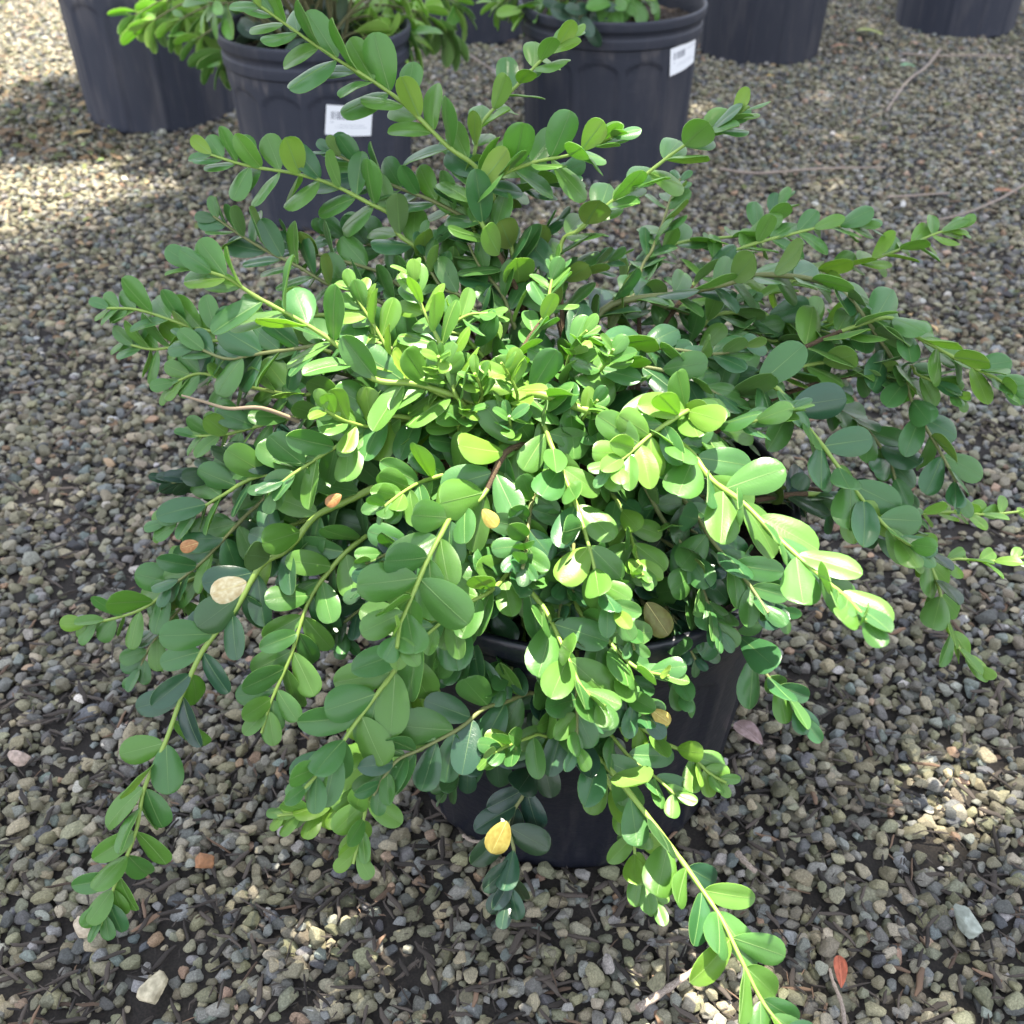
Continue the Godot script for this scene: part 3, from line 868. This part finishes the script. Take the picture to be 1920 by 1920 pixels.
func ground() -> void:
	rng.seed = 5
	var bag := Bag.new()
	var U := Vector3.UP
	for q in [[Vector3(-80, 0, -80), Vector3(80, 0, -80), Vector3(80, 0, 80)], [Vector3(-80, 0, -80), Vector3(80, 0, 80), Vector3(-80, 0, 80)]]:
		bag.tri(q[0], q[1], q[2], U, U, U)
	var gm := ArrayMesh.new()
	bag.add(gm)
	var soil := mat(Color.WHITE, 0.95)
	soil.albedo_texture = noise_tex(0.09, 3, 512, 5, false, lin(0.008, 0.007, 0.006), lin(0.038, 0.030, 0.023))
	soil.uv1_triplanar = true
	soil.uv1_world_triplanar = true
	soil.uv1_scale = Vector3(9.7, 9.7, 9.7)
	var g := MeshInstance3D.new()
	g.name = "ground"
	g.mesh = gm
	g.material_override = soil
	g.set_meta("kind", "structure")
	g.set_meta("label", "gravel ground of small tan, olive and grey stones")
	add_child(g)
	var pots_at := pot_spots()
	var speck := noise_tex(0.035, 12, 512, 5, false, Color(0.52, 0.52, 0.52), Color(1, 1, 1))
	var st := mat(Color.WHITE, 0.78, 0.45)
	st.vertex_color_use_as_albedo = true
	st.albedo_texture = speck
	st.uv1_triplanar = true
	st.uv1_scale = Vector3(0.45, 0.45, 0.45)
	var list := []
	var bare := FastNoiseLite.new()
	bare.seed = 9
	bare.frequency = 5.0
	bare.fractal_octaves = 2
	var step := 0.0084
	var z := 0.05
	while z > -3.6:
		var half := 0.62 + 0.62 * -z
		var x := -half
		while x < half:
			var layer := 1 if rng.randf() < 0.55 else 2
			for l in layer:
				var p := Vector3(x + rng.randf_range(-.7, .7) * step, 0, z + rng.randf_range(-.7, .7) * step)
				var hole := bare.get_noise_2d(p.x, p.z)
				if l == 0 and hole > 0.32 and rng.randf() < 0.3:
					continue
				if l == 1 and hole > 0.2:
					continue
				var ok := true
				for q in pots_at:
					if Vector2(p.x - q[0].x, p.z - q[0].z).length() < 0.117 * q[1]:
						ok = false
				if not ok:
					continue
				var s := 0.0062 + 0.0060 * pow(rng.randf(), 1.7)
				if rng.randf() < 0.02:
					s *= 1.35
				p.y = s * 0.16 + (rng.randf_range(0.003, 0.008) if l == 1 else rng.randf_range(-0.002, 0.002))
				list.append([p, s, stone_color(rng)])
				if z > -1.2 and rng.randf() < 0.3:      # fines between the stones
					var q := p + Vector3(rng.randf_range(-1, 1) * step, 0, rng.randf_range(-1, 1) * step)
					var s2 := rng.randf_range(0.0025, 0.0062)
					if Vector2(q.x - POT.x, q.z - POT.z).length() > 0.118:
						list.append([Vector3(q.x, s2 * 0.3 + rng.randf_range(0.0, 0.002), q.z), s2, stone_color(rng)])
			x += step
		z -= step
	print("stones ", list.size())
	# the 290 stones that show largest, singly
	var score := []
	for k in list.size():
		var rel: Vector3 = list[k][0] - EYE
		var d := rel.dot(fwd)
		var px := rel.dot(right) / d * F + 960.0
		var py := 960.0 - rel.dot(up) / d * F
		if px > 10 and px < 1910 and py > 1000 and py < 1912 and list[k][0].y > 0.0045:
			if not (py < 1640 and px > 560 and px < 1320):
				score.append([list[k][1] / d, k])
	score.sort_custom(func(a, b): return a[0] > b[0])
	var single := {}
	for k in mini(288, score.size()):
		single[score[k][1]] = true
	var shapes := []
	for k in 5:
		shapes.append(stone_mesh(40 + k, 9 + k, 2))
	var tints := []
	for k in 40:
		var c := stone_color(rng)
		var m: StandardMaterial3D = st.duplicate()
		m.vertex_color_use_as_albedo = false
		m.albedo_color = Color(c.r, c.g, c.b).linear_to_srgb()
		tints.append(m)
	var mm := MultiMesh.new()
	mm.transform_format = MultiMesh.TRANSFORM_3D
	mm.use_colors = true
	mm.mesh = shapes[2].duplicate()
	mm.mesh.surface_set_material(0, st)
	mm.instance_count = list.size() - single.size()
	var at := 0
	for k in list.size():
		var s: float = list[k][1]
		var b := Basis(Quaternion(Vector3(rng.randf_range(-1, 1), rng.randf_range(-1, 1), rng.randf_range(-1, 1)).normalized(), rng.randf() * TAU))
		b = Basis.from_scale(Vector3(1.0, rng.randf_range(0.72, 0.95), 1.0)) * b * Basis.from_scale(Vector3(rng.randf_range(1.0, 1.45), rng.randf_range(0.8, 1.05), rng.randf_range(0.75, 1.1)) * s)
		var xf := Transform3D(b, list[k][0])
		if single.has(k):
			part("stone", shapes[rng.randi() % 5], g, tints[rng.randi() % 40], xf)
		else:
			mm.set_instance_transform(at, xf)
			mm.set_instance_color(at, list[k][2])
			at += 1
	var gr := MultiMeshInstance3D.new()
	gr.name = "gravel"
	gr.multimesh = mm
	gr.set_meta("kind", "stuff")
	g.add_child(gr)
	# dark bark crumbs and needles between the stones
	var cb := Bag.new()
	tube(cb, PackedVector3Array([Vector3(-.5, 0, 0), Vector3(-.2, 0.02, .02), Vector3(.2, .02, -.01), Vector3(.5, 0, .03)]), PackedFloat32Array([.05, .08, .07, .03]), 5)
	var cm := ArrayMesh.new()
	var bark := mat(Color.WHITE, 0.9)
	bark.vertex_color_use_as_albedo = true
	cb.add(cm, bark)
	var bm := MultiMesh.new()
	bm.transform_format = MultiMesh.TRANSFORM_3D
	bm.use_colors = true
	bm.mesh = cm
	var N := 42000
	bm.instance_count = N
	for k in N:
		var zz := -3.2 * pow(rng.randf(), 1.3)
		var p := Vector3(rng.randf_range(-1, 1) * (0.6 + 0.6 * -zz), rng.randf_range(0.004, 0.012), zz)
		var L := 0.004 + 0.018 * pow(rng.randf(), 2.0)
		var b := Basis(Vector3.UP, rng.randf() * TAU) * Basis(Vector3(0, 0, 1), rng.randf_range(-.3, .3)) * Basis.from_scale(Vector3(L, L * rng.randf_range(.35, 1.0), L * rng.randf_range(.5, 1.6)))
		bm.set_instance_transform(k, Transform3D(b, p))
		var v := rng.randf_range(0.012, 0.06)
		var w := rng.randf()
		bm.set_instance_color(k, Color(v * 1.25, v, v * 0.8) if w < 0.9 else Color(v * 3.0, v * 1.9, v * 1.2))
	var dl := MultiMesh.new()
	dl.transform_format = MultiMesh.TRANSFORM_3D
	dl.use_colors = true
	var dlb: Array = leaf_bags(0.5, 0.8, 1.6, 0.35, 0.4, 0.1, 0.0, 5, 1)
	var dlm := ArrayMesh.new()
	dlb[0].add(dlm, bark)
	dl.mesh = dlm
	dl.instance_count = 1100
	for k in 1100:
		var c: Vector3 = gnd(rng.randf_range(-120, 230), rng.randf_range(140, 310)) if k < 420 else gnd(rng.randf_range(-100, 2020), rng.randf_range(-20, 700))
		var L := rng.randf_range(0.008, 0.030) if k < 420 else rng.randf_range(0.006, 0.018)
		var b := Basis(Vector3.UP, rng.randf() * TAU) * Basis(Vector3(1, 0, 0), rng.randf_range(-.5, .5)) * Basis(Vector3(0, 0, 1), rng.randf_range(-.5, .5)) * Basis.from_scale(Vector3.ONE * L)
		dl.set_instance_transform(k, Transform3D(b, c + Vector3(0, rng.randf_range(0.008, 0.016), 0)))
		var w := rng.randf()
		var t: Color = Color(0.13, 0.085, 0.045) if w < 0.45 else (Color(0.10, 0.115, 0.035) if w < 0.7 else (Color(0.24, 0.17, 0.085) if w < 0.92 else Color(0.20, 0.27, 0.09)))
		dl.set_instance_color(k, t * rng.randf_range(0.5, 1.2))
	var lo := MultiMeshInstance3D.new()
	lo.name = "leaf_litter"
	lo.multimesh = dl
	lo.set_meta("kind", "stuff")
	g.add_child(lo)
	var bl := MultiMeshInstance3D.new()
	bl.name = "bark_litter"
	bl.multimesh = bm
	bl.set_meta("kind", "stuff")
	g.add_child(bl)

func pots() -> void:
	var spots := pot_spots()
	var plastic := mat(Color(0.62, 0.62, 0.66), 0.38, 0.5)
	plastic.heightmap_enabled = true
	plastic.heightmap_texture = noise_tex(0.03, 21, 512, 5)
	plastic.heightmap_scale = 0.03
	plastic.uv1_scale = Vector3(4, 2, 1)
	plastic.albedo_texture = dirt_texture()
	# used pots: dried splashes of dirt over the plastic
	var dirty := mat(Color.WHITE, 0.62, 0.45)
	dirty.albedo_texture = plastic.albedo_texture
	dirty.heightmap_enabled = true
	dirty.heightmap_texture = plastic.heightmap_texture
	dirty.heightmap_scale = 0.03
	var soil_m := mat(Color.WHITE, 0.95)
	soil_m.albedo_texture = noise_tex(0.08, 6, 256, 5, false, lin(0.010, 0.008, 0.006), lin(0.09, 0.06, 0.04))
	soil_m.uv1_triplanar = true
	soil_m.uv1_scale = Vector3(9, 9, 9)
	var meshes := pot_meshes(0.1335, 0.117, 0.235)
	var back := pot_meshes(0.1285, 0.122, 0.252)
	var soil := soil_mesh(0.1272, 3)
	var labels := ["black plastic nursery pot holding the large boxwood", "scuffed black nursery pot with white barcode sticker in the middle of its side", "black nursery pot with white sticker at the edge of its side", "dark fluted nursery pot standing beside bright sunlit gravel", "plain black nursery pot behind the pot with the edge sticker", "plain black nursery pot standing apart with bare gravel round it", "dark nursery pot behind and between the two pots with stickers"]
	var turn := [0.2, 0.5, 1.1, 0.32, 0.7, 0.1, 0.0]
	for k in spots.size():
		var s: float = spots[k][1]
		var t := thing("nursery_pot", labels[k], "pot", spots[k][0] + Vector3(0, 0.004 if k > 0 else 0.0, 0), "black nursery pots")
		t.rotation.y = turn[k]
		if k > 2:
			t.rotation.z = 0.012 * (k % 3 - 1)
		var skin: StandardMaterial3D = plastic if k == 0 else dirty.duplicate()
		if k > 0:
			var fade: float = [0, 1.0, 0.93, 1.06, 0.9, 1.0, 0.95][k]
			skin.albedo_color = Color(fade * 0.97, fade * 0.97, fade)
			skin.uv1_offset = Vector3(k * 0.17, 0, 0)
		var tall: float = spots[k][2] if spots[k].size() > 2 else s
		var sc := Transform3D(Basis.from_scale(Vector3(s, tall, s)), Vector3.ZERO)
		part("pot_wall", meshes[0] if k == 0 else back[0], t, skin, sc)
		part("rim", meshes[1] if k == 0 else back[1], t, skin, sc)
		var w := s if k == 0 else s * 0.94
		part("soil", soil, t, soil_m, Transform3D(Basis.from_scale(Vector3(w, s, w)), Vector3(0, (0.203 if k == 0 else 0.22) * tall, 0)))
	# stickers
	var lm := mat(Color.WHITE, 0.55)
	lm.albedo_texture = sticker_texture()
	var k := 0
	for s in [[1, 655, 226, 0.068, 0.041, -0.16], [2, 1283, 105, 0.068, 0.041, 0.12]]:
		var pot := get_node("nursery_pot_00%d" % s[0]) as Node3D
		var sc: float = spots[s[0]][1]
		var tall: float = spots[s[0]][2] if spots[s[0]].size() > 2 else sc
		# where the ray through the sticker's centre meets the wall
		var ray: Vector3 = fwd + right * ((s[1] - 960.0) / F) + up * ((960.0 - s[2]) / F)
		var c: Vector3 = pot.position
		var best := 0.0
		var dd := 0.5
		while dd < 4.0:
			var p := EYE + ray * dd
			var hf := (p.y - c.y) / (0.252 * tall)
			var rr := lerpf(0.122, 0.1285, hf) * sc
			if hf < 0.83 and hf > 0.0 and Vector2(p.x - c.x, p.z - c.z).length() < rr:
				best = dd
				break
			dd += 0.002
		var hit := EYE + ray * best - c
		var ang := atan2(hit.z, hit.x)
		var bag := Bag.new()
		var nx := 12
		var ny := 4
		var P := func(i: int, j: int) -> Array:
			var u: float = (float(i) / nx - 0.5) * s[3]
			var v: float = (float(j) / ny - 0.5) * s[4]
			var r: float = s[5]
			var uu := u * cos(r) - v * sin(r)
			var vv := u * sin(r) + v * cos(r)
			var y := hit.y + vv
			var rad := lerpf(0.122, 0.1285, y / (0.252 * tall)) * sc + 0.0009
			var a := ang - uu / rad
			return [Vector3(cos(a) * rad, y, sin(a) * rad), Vector3(cos(a), -0.1, sin(a)).normalized(), Vector2(float(i) / nx, 1.0 - float(j) / ny)]
		for i in nx:
			for j in ny:
				var a: Array = P.call(i, j)
				var b: Array = P.call(i + 1, j)
				var d: Array = P.call(i + 1, j + 1)
				var e: Array = P.call(i, j + 1)
				bag.tri(a[0], b[0], d[0], a[1], b[1], d[1], a[2], b[2], d[2])
				bag.tri(a[0], d[0], e[0], a[1], d[1], e[1], a[2], d[2], e[2])
		var m := ArrayMesh.new()
		bag.add(m, lm)
		var o := part("sticker", m, pot, null, Transform3D(Basis(Vector3.UP, -pot.rotation.y), Vector3.ZERO))
		o.set_meta("label", "white paper sticker with a printed barcode")
		k += 1
	# shrubs in the two nearest pots behind
	var vein := vein_texture()
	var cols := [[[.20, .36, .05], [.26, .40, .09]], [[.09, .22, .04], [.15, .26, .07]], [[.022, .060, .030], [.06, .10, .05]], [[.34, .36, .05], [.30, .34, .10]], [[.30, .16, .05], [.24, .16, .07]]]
	var mats := []
	for c in cols:
		var a: Array = c[0]
		var b: Array = c[1]
		mats.append([leaf_mat(lin(a[0], a[1], a[2]), 0.38, vein, lin(a[0] * 1.6, a[1] * 1.6, a[2] * 1.6)), leaf_mat(lin(b[0], b[1], b[2]), 0.6, null, lin(a[0] * 1.6, a[1] * 1.6, a[2] * 1.6)), leaf_mat(lin(b[0] * 1.2, b[1] * 1.15, b[2] * 1.1), 0.5, null, lin(.1, .16, .03))])
	var ms := []
	for q in [[.40, .85, 1.5, .35, .25], [.36, .95, 1.6, .2, .4], [.44, .9, 1.4, .45, .12]]:
		ms.append(leaf_bags(q[0], q[1], q[2], q[3], q[4], 0.1, 0.0, 9, 2))
	rng.seed = 60
	var sa: Vector3 = spots[1][0] + Vector3(0, 0.222 * 1.03, 0)
	var tips := []
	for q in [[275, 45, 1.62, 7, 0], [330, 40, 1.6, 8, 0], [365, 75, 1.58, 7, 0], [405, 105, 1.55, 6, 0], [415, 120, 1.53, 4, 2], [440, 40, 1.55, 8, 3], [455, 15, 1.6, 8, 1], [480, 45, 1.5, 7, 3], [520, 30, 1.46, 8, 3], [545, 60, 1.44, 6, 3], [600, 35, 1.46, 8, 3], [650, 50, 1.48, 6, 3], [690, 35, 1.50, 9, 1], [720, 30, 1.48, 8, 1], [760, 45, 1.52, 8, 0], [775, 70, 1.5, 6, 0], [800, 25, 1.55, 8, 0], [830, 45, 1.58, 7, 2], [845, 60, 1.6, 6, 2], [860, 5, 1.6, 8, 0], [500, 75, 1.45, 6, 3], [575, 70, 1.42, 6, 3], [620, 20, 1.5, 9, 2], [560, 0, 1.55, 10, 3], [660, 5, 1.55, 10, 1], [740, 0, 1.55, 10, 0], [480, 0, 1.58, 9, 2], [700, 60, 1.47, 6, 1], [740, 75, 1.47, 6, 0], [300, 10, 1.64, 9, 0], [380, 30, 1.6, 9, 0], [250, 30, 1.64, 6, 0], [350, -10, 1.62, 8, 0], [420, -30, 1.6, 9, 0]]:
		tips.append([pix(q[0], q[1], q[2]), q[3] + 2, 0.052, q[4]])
	for k2 in 26:
		var a := rng.randf() * TAU
		var r := 0.19 * sqrt(rng.randf())
		tips.append([sa + Vector3(cos(a) * r, rng.randf_range(0.05, 0.26), sin(a) * r), 8, 0.050, [0, 0, 1, 2, 3][rng.randi() % 5]])
	far_shrub("broadleaf_shrub", "bright green shrub with drooping pointed leaves hanging over scuffed pot", sa, tips, [0, 0, 1], mats, ms, 61)
	var sb: Vector3 = spots[2][0] + Vector3(0, 0.222 * 0.99, 0)
	tips = []
	for q in [[930, 0, 1.66, 7, 1], [985, 15, 1.6, 6, 1], [1020, 0, 1.58, 7, 0], [1060, 15, 1.54, 6, 3], [1085, 30, 1.50, 5, 3], [1110, 5, 1.52, 6, 3], [1150, 0, 1.52, 6, 2], [1185, -10, 1.54, 6, 0], [1225, -15, 1.58, 6, 2], [1040, -20, 1.6, 8, 1], [1130, -25, 1.6, 8, 0], [960, -15, 1.66, 8, 0]]:
		tips.append([pix(q[0], q[1] + 6, q[2]), q[3] + 2, 0.045, q[4]])
	for k2 in 24:
		var a := rng.randf() * TAU
		var r := 0.17 * sqrt(rng.randf())
		tips.append([sb + Vector3(cos(a) * r, rng.randf_range(0.08, 0.28), sin(a) * r), 7, 0.045, [0, 2, 3, 2][rng.randi() % 4]])
	far_shrub("broadleaf_shrub", "yellow green shrub rising from pot with sticker at its edge", sb, tips, [0, 1, 1], mats, ms, 62)

func dirt_texture() -> ImageTexture:
	var im := Image.create(512, 512, false, Image.FORMAT_RGB8)
	var a := FastNoiseLite.new()
	a.seed = 3
	a.frequency = 0.012
	a.fractal_octaves = 5
	var b := FastNoiseLite.new()
	b.seed = 8
	b.frequency = 0.05
	b.fractal_octaves = 3
	for y in 512:
		for x in 512:
			# wrap round the pot by sampling a circle
			var w := TAU * x / 512.0
			var n := a.get_noise_3d(cos(w) * 160.0, sin(w) * 160.0, y * 0.16)
			var f := b.get_noise_3d(cos(w) * 200.0, sin(w) * 200.0, y * 0.10)
			var band := exp(-pow((y / 512.0 - 0.81 + 0.05 * f) / 0.03, 2.0)) * smoothstep(-0.15, 0.3, n + f)
			var k := clampf(smoothstep(0.05, 0.6, n) * 0.26 + smoothstep(0.15, 0.65, f) * 0.14 + 0.45 * band, 0.0, 1.0)
			var c := Color(0.027, 0.031, 0.043).lerp(Color(0.120, 0.112, 0.104), k)
			im.set_pixel(x, y, c.linear_to_srgb())
	return ImageTexture.create_from_image(im)

func sticker_texture() -> ImageTexture:
	var im := Image.create(340, 204, false, Image.FORMAT_RGB8)
	im.fill(Color(0.90, 0.91, 0.92))
	var r := RandomNumberGenerator.new()
	r.seed = 2
	var x := 34
	while x < 168:
		var w := r.randi_range(2, 6)
		im.fill_rect(Rect2i(x, 42, w, 52), Color(0.25, 0.27, 0.33))
		x += w + r.randi_range(2, 6)
	for row in [[200, 50, 110, 9], [34, 112, 20, 6], [90, 130, 190, 5], [70, 146, 230, 5]]:
		var xx: int = row[0]
		while xx < row[0] + row[2]:
			var w := r.randi_range(3, 9)
			im.fill_rect(Rect2i(xx, row[1], w, row[3]), Color(0.60, 0.62, 0.66))
			xx += w + r.randi_range(3, 6)
	return ImageTexture.create_from_image(im)

func litter() -> void:
	rng.seed = 14
	var gray := mat(lin(0.42, 0.36, 0.31), 0.9)
	gray.albedo_texture = noise_tex(0.06, 41, 256, 4, false, Color(0.6, 0.56, 0.52), Color(1, 1, 1))
	gray.uv1_scale = Vector3(1, 30, 1)
	var tw := "dry twigs on the gravel"
	var twigs := [
		["long thin reddish grey twig lying on open gravel", [[1350, 318], [1420, 325], [1540, 316], [1660, 314]], 0.0022],
		["pale twig lying just in front of the pot that stands apart", [[1690, 100], [1760, 105], [1840, 104], [1905, 106]], 0.0024],
		["bent twig slanting away from the pot that stands apart", [[1762, 94], [1738, 125], [1700, 155], [1662, 208]], 0.0028],
		["long twig pointing at the tip of a boxwood shoot", [[1925, 345], [1870, 375], [1800, 402], [1722, 420]], 0.0018],
		["short thin twig beside the long slanting twig", [[1664, 370], [1720, 366], [1782, 362]], 0.0018],
		["weathered grey stick under the lowest boxwood shoot", [[1195, 1893], [1245, 1858], [1290, 1828], [1338, 1795]], 0.0024],
		["thin brown stem lying across the red leaf", [[1585, 1925], [1578, 1880], [1562, 1838], [1556, 1815]], 0.0013],
		["thin brown twig in the gap between two pots", [[862, 82], [885, 105], [930, 135]], 0.0022],
		["short tan twig stub touching the foot of the boxwood pot", [[868, 1566], [885, 1576], [902, 1580]], 0.0014],
		["dark stick half buried in the gravel by the boxwood pot", [[1382, 1600], [1400, 1622], [1418, 1634]], 0.0022]]
	for t in twigs:
		var pts := PackedVector3Array()
		for q in t[1]:
			pts.append(gnd(q[0], q[1], 0.019))
		var base := pts[0]
		base.y = 0.006
		for i in pts.size():
			pts[i] -= base
			pts[i].y += rng.randf_range(-0.001, 0.0015)
		var line := smooth_line(pts, 5)
		var r: float = t[2]
		var rad := PackedFloat32Array(range(line.size()).map(func(i): return r * lerpf(1.1, 0.7, float(i) / (line.size() - 1)) * (1.0 + 0.18 * sin(i * 2.3))))
		var bag := Bag.new()
		tube(bag, line, rad, 7)
		var m := ArrayMesh.new()
		bag.add(m, gray)
		var o := MeshInstance3D.new()
		o.name = numbered("twig")
		o.mesh = m
		o.position = base
		tag(o, t[0], "twig", tw)
		add_child(o)
	# fallen leaves
	var pale := [lin(0.33, 0.24, 0.24), lin(0.40, 0.10, 0.05), lin(0.36, 0.42, 0.12), lin(0.34, 0.16, 0.08), lin(0.42, 0.30, 0.10), lin(0.20, 0.40, 0.22)]
	var lv := [
		["mauve brown curled dead leaf on gravel beside the boxwood pot", 1428, 1402, 0.026, 40, 0, 0.62],
		["small dark red leaf lying under a thin brown stem", 1575, 1858, 0.020, -10, 1, 0.42],
		["yellow green pointed leaf lying beside the pot that stands apart", 1655, 68, 0.062, 60, 2, 0.36],
		["rusty dead leaf on the gravel between two black pots", 1555, 92, 0.045, -80, 3, 0.3],
		["small yellow leaf at the foot of the plain pot", 1452, 147, 0.018, 80, 4, 0.6],
		["yellow brown leaf below the sticker at the pot edge", 1296, 145, 0.024, 20, 4, 0.6],
		["small green leaf on gravel below the pale twig", 1715, 128, 0.030, 80, 5, 0.6],
		["tan dead leaf lying on gravel beneath the fluted pot", 135, 258, 0.035, -60, 4, 0.5],
		["rusty brown leaf beside the long slanting twig", 1905, 366, 0.035, 80, 3, 0.4]]
	for l in lv:
		var bags := leaf_bags(l[6], 0.8, 1.5, 0.3, 0.3, 0.1, 0.0, 9, 2)
		var m := bags_mesh(bags)
		var c: Color = pale[l[5]]
		var lm := mat(c, 0.7)
		lm.albedo_texture = noise_tex(0.02, 50 + l[1], 128, 3, false, Color(0.7, 0.66, 0.6), Color.WHITE)
		var rib := mat(c.lightened(0.15), 0.8)
		m.surface_set_material(0, lm)
		m.surface_set_material(1, lm)
		m.surface_set_material(2, rib)
		var o := MeshInstance3D.new()
		o.name = numbered("fallen_leaf")
		o.mesh = m
		o.position = gnd(l[1], l[2], 0.012) + Vector3(0, 0.004, 0)
		o.basis = Basis(Vector3.UP, deg_to_rad(float(l[4]))) * Basis(Vector3.RIGHT, 0.25) * Basis.from_scale(Vector3.ONE * l[3])
		tag(o, l[0], "leaf", "fallen leaves on the gravel")
		add_child(o)
	# stones that stand out
	var odd := [["rusty orange rough stone lying in dark gravel", 383, 1616, 0.013, lin(0.42, 0.20, 0.09)], ["large cream white pebble on the gravel", 287, 1857, 0.019, lin(0.66, 0.58, 0.40)], ["pale pinkish pebble standing on the gravel", 35, 1423, 0.013, lin(0.52, 0.40, 0.33)], ["cream pebble under the hanging tip of a boxwood shoot", 158, 1738, 0.014, lin(0.60, 0.50, 0.36)], ["pale grey green speckled large stone on the gravel", 1812, 1728, 0.019, lin(0.40, 0.44, 0.38)]]
	for k in odd.size():
		var q: Array = odd[k]
		var o := MeshInstance3D.new()
		o.name = numbered("pebble")
		o.mesh = stone_mesh(90 + k, 14, 2)
		var sm := mat(q[4], 0.75)
		sm.albedo_texture = noise_tex(0.04, 70 + k, 128, 4, false, Color(0.6, 0.6, 0.58), Color.WHITE)
		sm.uv1_triplanar = true
		sm.uv1_scale = Vector3(0.6, 0.6, 0.6)
		o.material_override = sm
		o.position = gnd(q[1], q[2], 0.012) + Vector3(0, 0.001, 0)
		o.basis = Basis(Vector3.UP, k * 1.3) * Basis.from_scale(Vector3(1.25, 0.85, 1.0) * q[3])
		tag(o, q[0], "pebble", "pebbles that stand out")
		add_child(o)

# a tree beside the pots: its crown stands between the sun and the scene, with gaps
func shade_tree() -> void:
	rng.seed = 21
	var tree := thing("shade_tree", "leafy tree standing behind the pots, casting dappled shade", "tree", Vector3(2.6, 0, -5.6))
	var O := tree.position
	var bark := mat(lin(0.12, 0.09, 0.065), 0.9)
	var top := Vector3(2.1, 5.0, -4.6)
	var tb := Bag.new()
	tube(tb, smooth_line(PackedVector3Array([Vector3.ZERO, Vector3(-0.1, 1.4, 0.1), Vector3(-0.3, 2.6, 0.6), top - O])), PackedFloat32Array(range(16).map(func(i): return lerpf(0.16, 0.08, i / 15.0))), 12)
	var tm := ArrayMesh.new()
	tb.add(tm, bark)
	part("trunk", tm, tree)
	var mid := Vector3(0.0, 0.1, -1.45) + sun_dir * 7.0       # middle of the crown, sunwards of the scene
	for k in 9:
		var a := TAU * k / 9.0
		var e := mid + Vector3(cos(a) * 1.6, rng.randf_range(-0.2, 0.5), sin(a) * 1.6)
		var lb := Bag.new()
		tube(lb, smooth_line(PackedVector3Array([top - O, top.lerp(e, 0.5) + Vector3(0, 0.35, 0) - O, e - O])), PackedFloat32Array(range(11).map(func(i): return lerpf(0.04, 0.01, i / 10.0))), 8)
		var lmesh := ArrayMesh.new()
		lb.add(lmesh, bark)
		part("limb", lmesh, tree)
	# where the sun comes through: point lit, radius of the gap
	var gaps := []
	for g in [[pix(690, 620, .55), .06], [pix(820, 680, .56), .07], [pix(960, 700, .56), .08], [pix(525, 550, .53), .012], [pix(1170, 850, .50), .055], [pix(880, 930, .53), .045], [pix(1400, 960, .48), .05], [pix(1560, 1080, .44), .05], [pix(1050, 620, .57), .045], [pix(650, 770, .54), .008], [pix(1000, 820, .55), .06],
			[gnd(50, 40), .40], [gnd(-90, 110), .40], [gnd(130, -30), .26], [gnd(120, 372), .13], [gnd(20, 395), .14], [gnd(235, 345), .085], [gnd(-60, 370), .15], [gnd(60, 440), .05],
			[gnd(1700, 1500), .016], [gnd(1820, 1600), .016], [gnd(1640, 1440), .006], [gnd(1420, 1800), .006], [gnd(1870, 1480), .020], [gnd(1760, 1570), .014], [gnd(1640, 1860), .006], [gnd(20, 1910), .0], [gnd(640, 1880), .0]]:
		gaps.append(g)
	var e1 := sun_dir.cross(Vector3.RIGHT).normalized()
	var e2 := sun_dir.cross(e1)
	var wob := FastNoiseLite.new()
	wob.seed = 3
	wob.frequency = 4.0
	var lf := Bag.new()
	var one: Array = leaf_bags(0.55, 0.7, 2.0, 0.2, 0.15, 0.1, 0.0, 5, 1)
	var across := 58
	for k in across * across * 6:
		var u := ((k % across + rng.randf_range(-.5, .5)) / across - 0.5) * 4.3
		var v := (((k / across) % across + rng.randf_range(-.5, .5)) / across - 0.5) * 4.3
		var p := mid + e1 * v + e2 * u + sun_dir * (rng.randf_range(-0.2, 0.2) + 0.3 * (k / (across * across)) - 0.8)
		var z := Vector3(rng.randf_range(-1, 1), rng.randf_range(-.6, .3), rng.randf_range(-1, 1)).normalized()
		var L := rng.randf_range(0.09, 0.13)
		var skip := false
		for g in gaps:
			var w: Vector3 = p - z * L * 0.5 - g[0]
			var off := (w - w.dot(sun_dir) * sun_dir).length()
			if off < g[1] * (1.0 + 0.7 * wob.get_noise_3d(p.x, p.y * 0.3, p.z)) + 0.025:
				skip = true
				break
		if skip:
			continue
		var y := Vector3(rng.randf_range(-.6, .6), 1, rng.randf_range(-.6, .6))
		y = (y - y.dot(z) * z).normalized()
		lf.put(one[0], Transform3D(Basis(y.cross(z) * L, y * L, z * L), p - O))
	var cm := ArrayMesh.new()
	lf.add(cm, leaf_mat(lin(0.06, 0.11, 0.035), 0.5, null, lin(0.05, 0.08, 0.02)))
	var crown := part("crown", cm, tree)
	crown.set_meta("kind", "stuff")
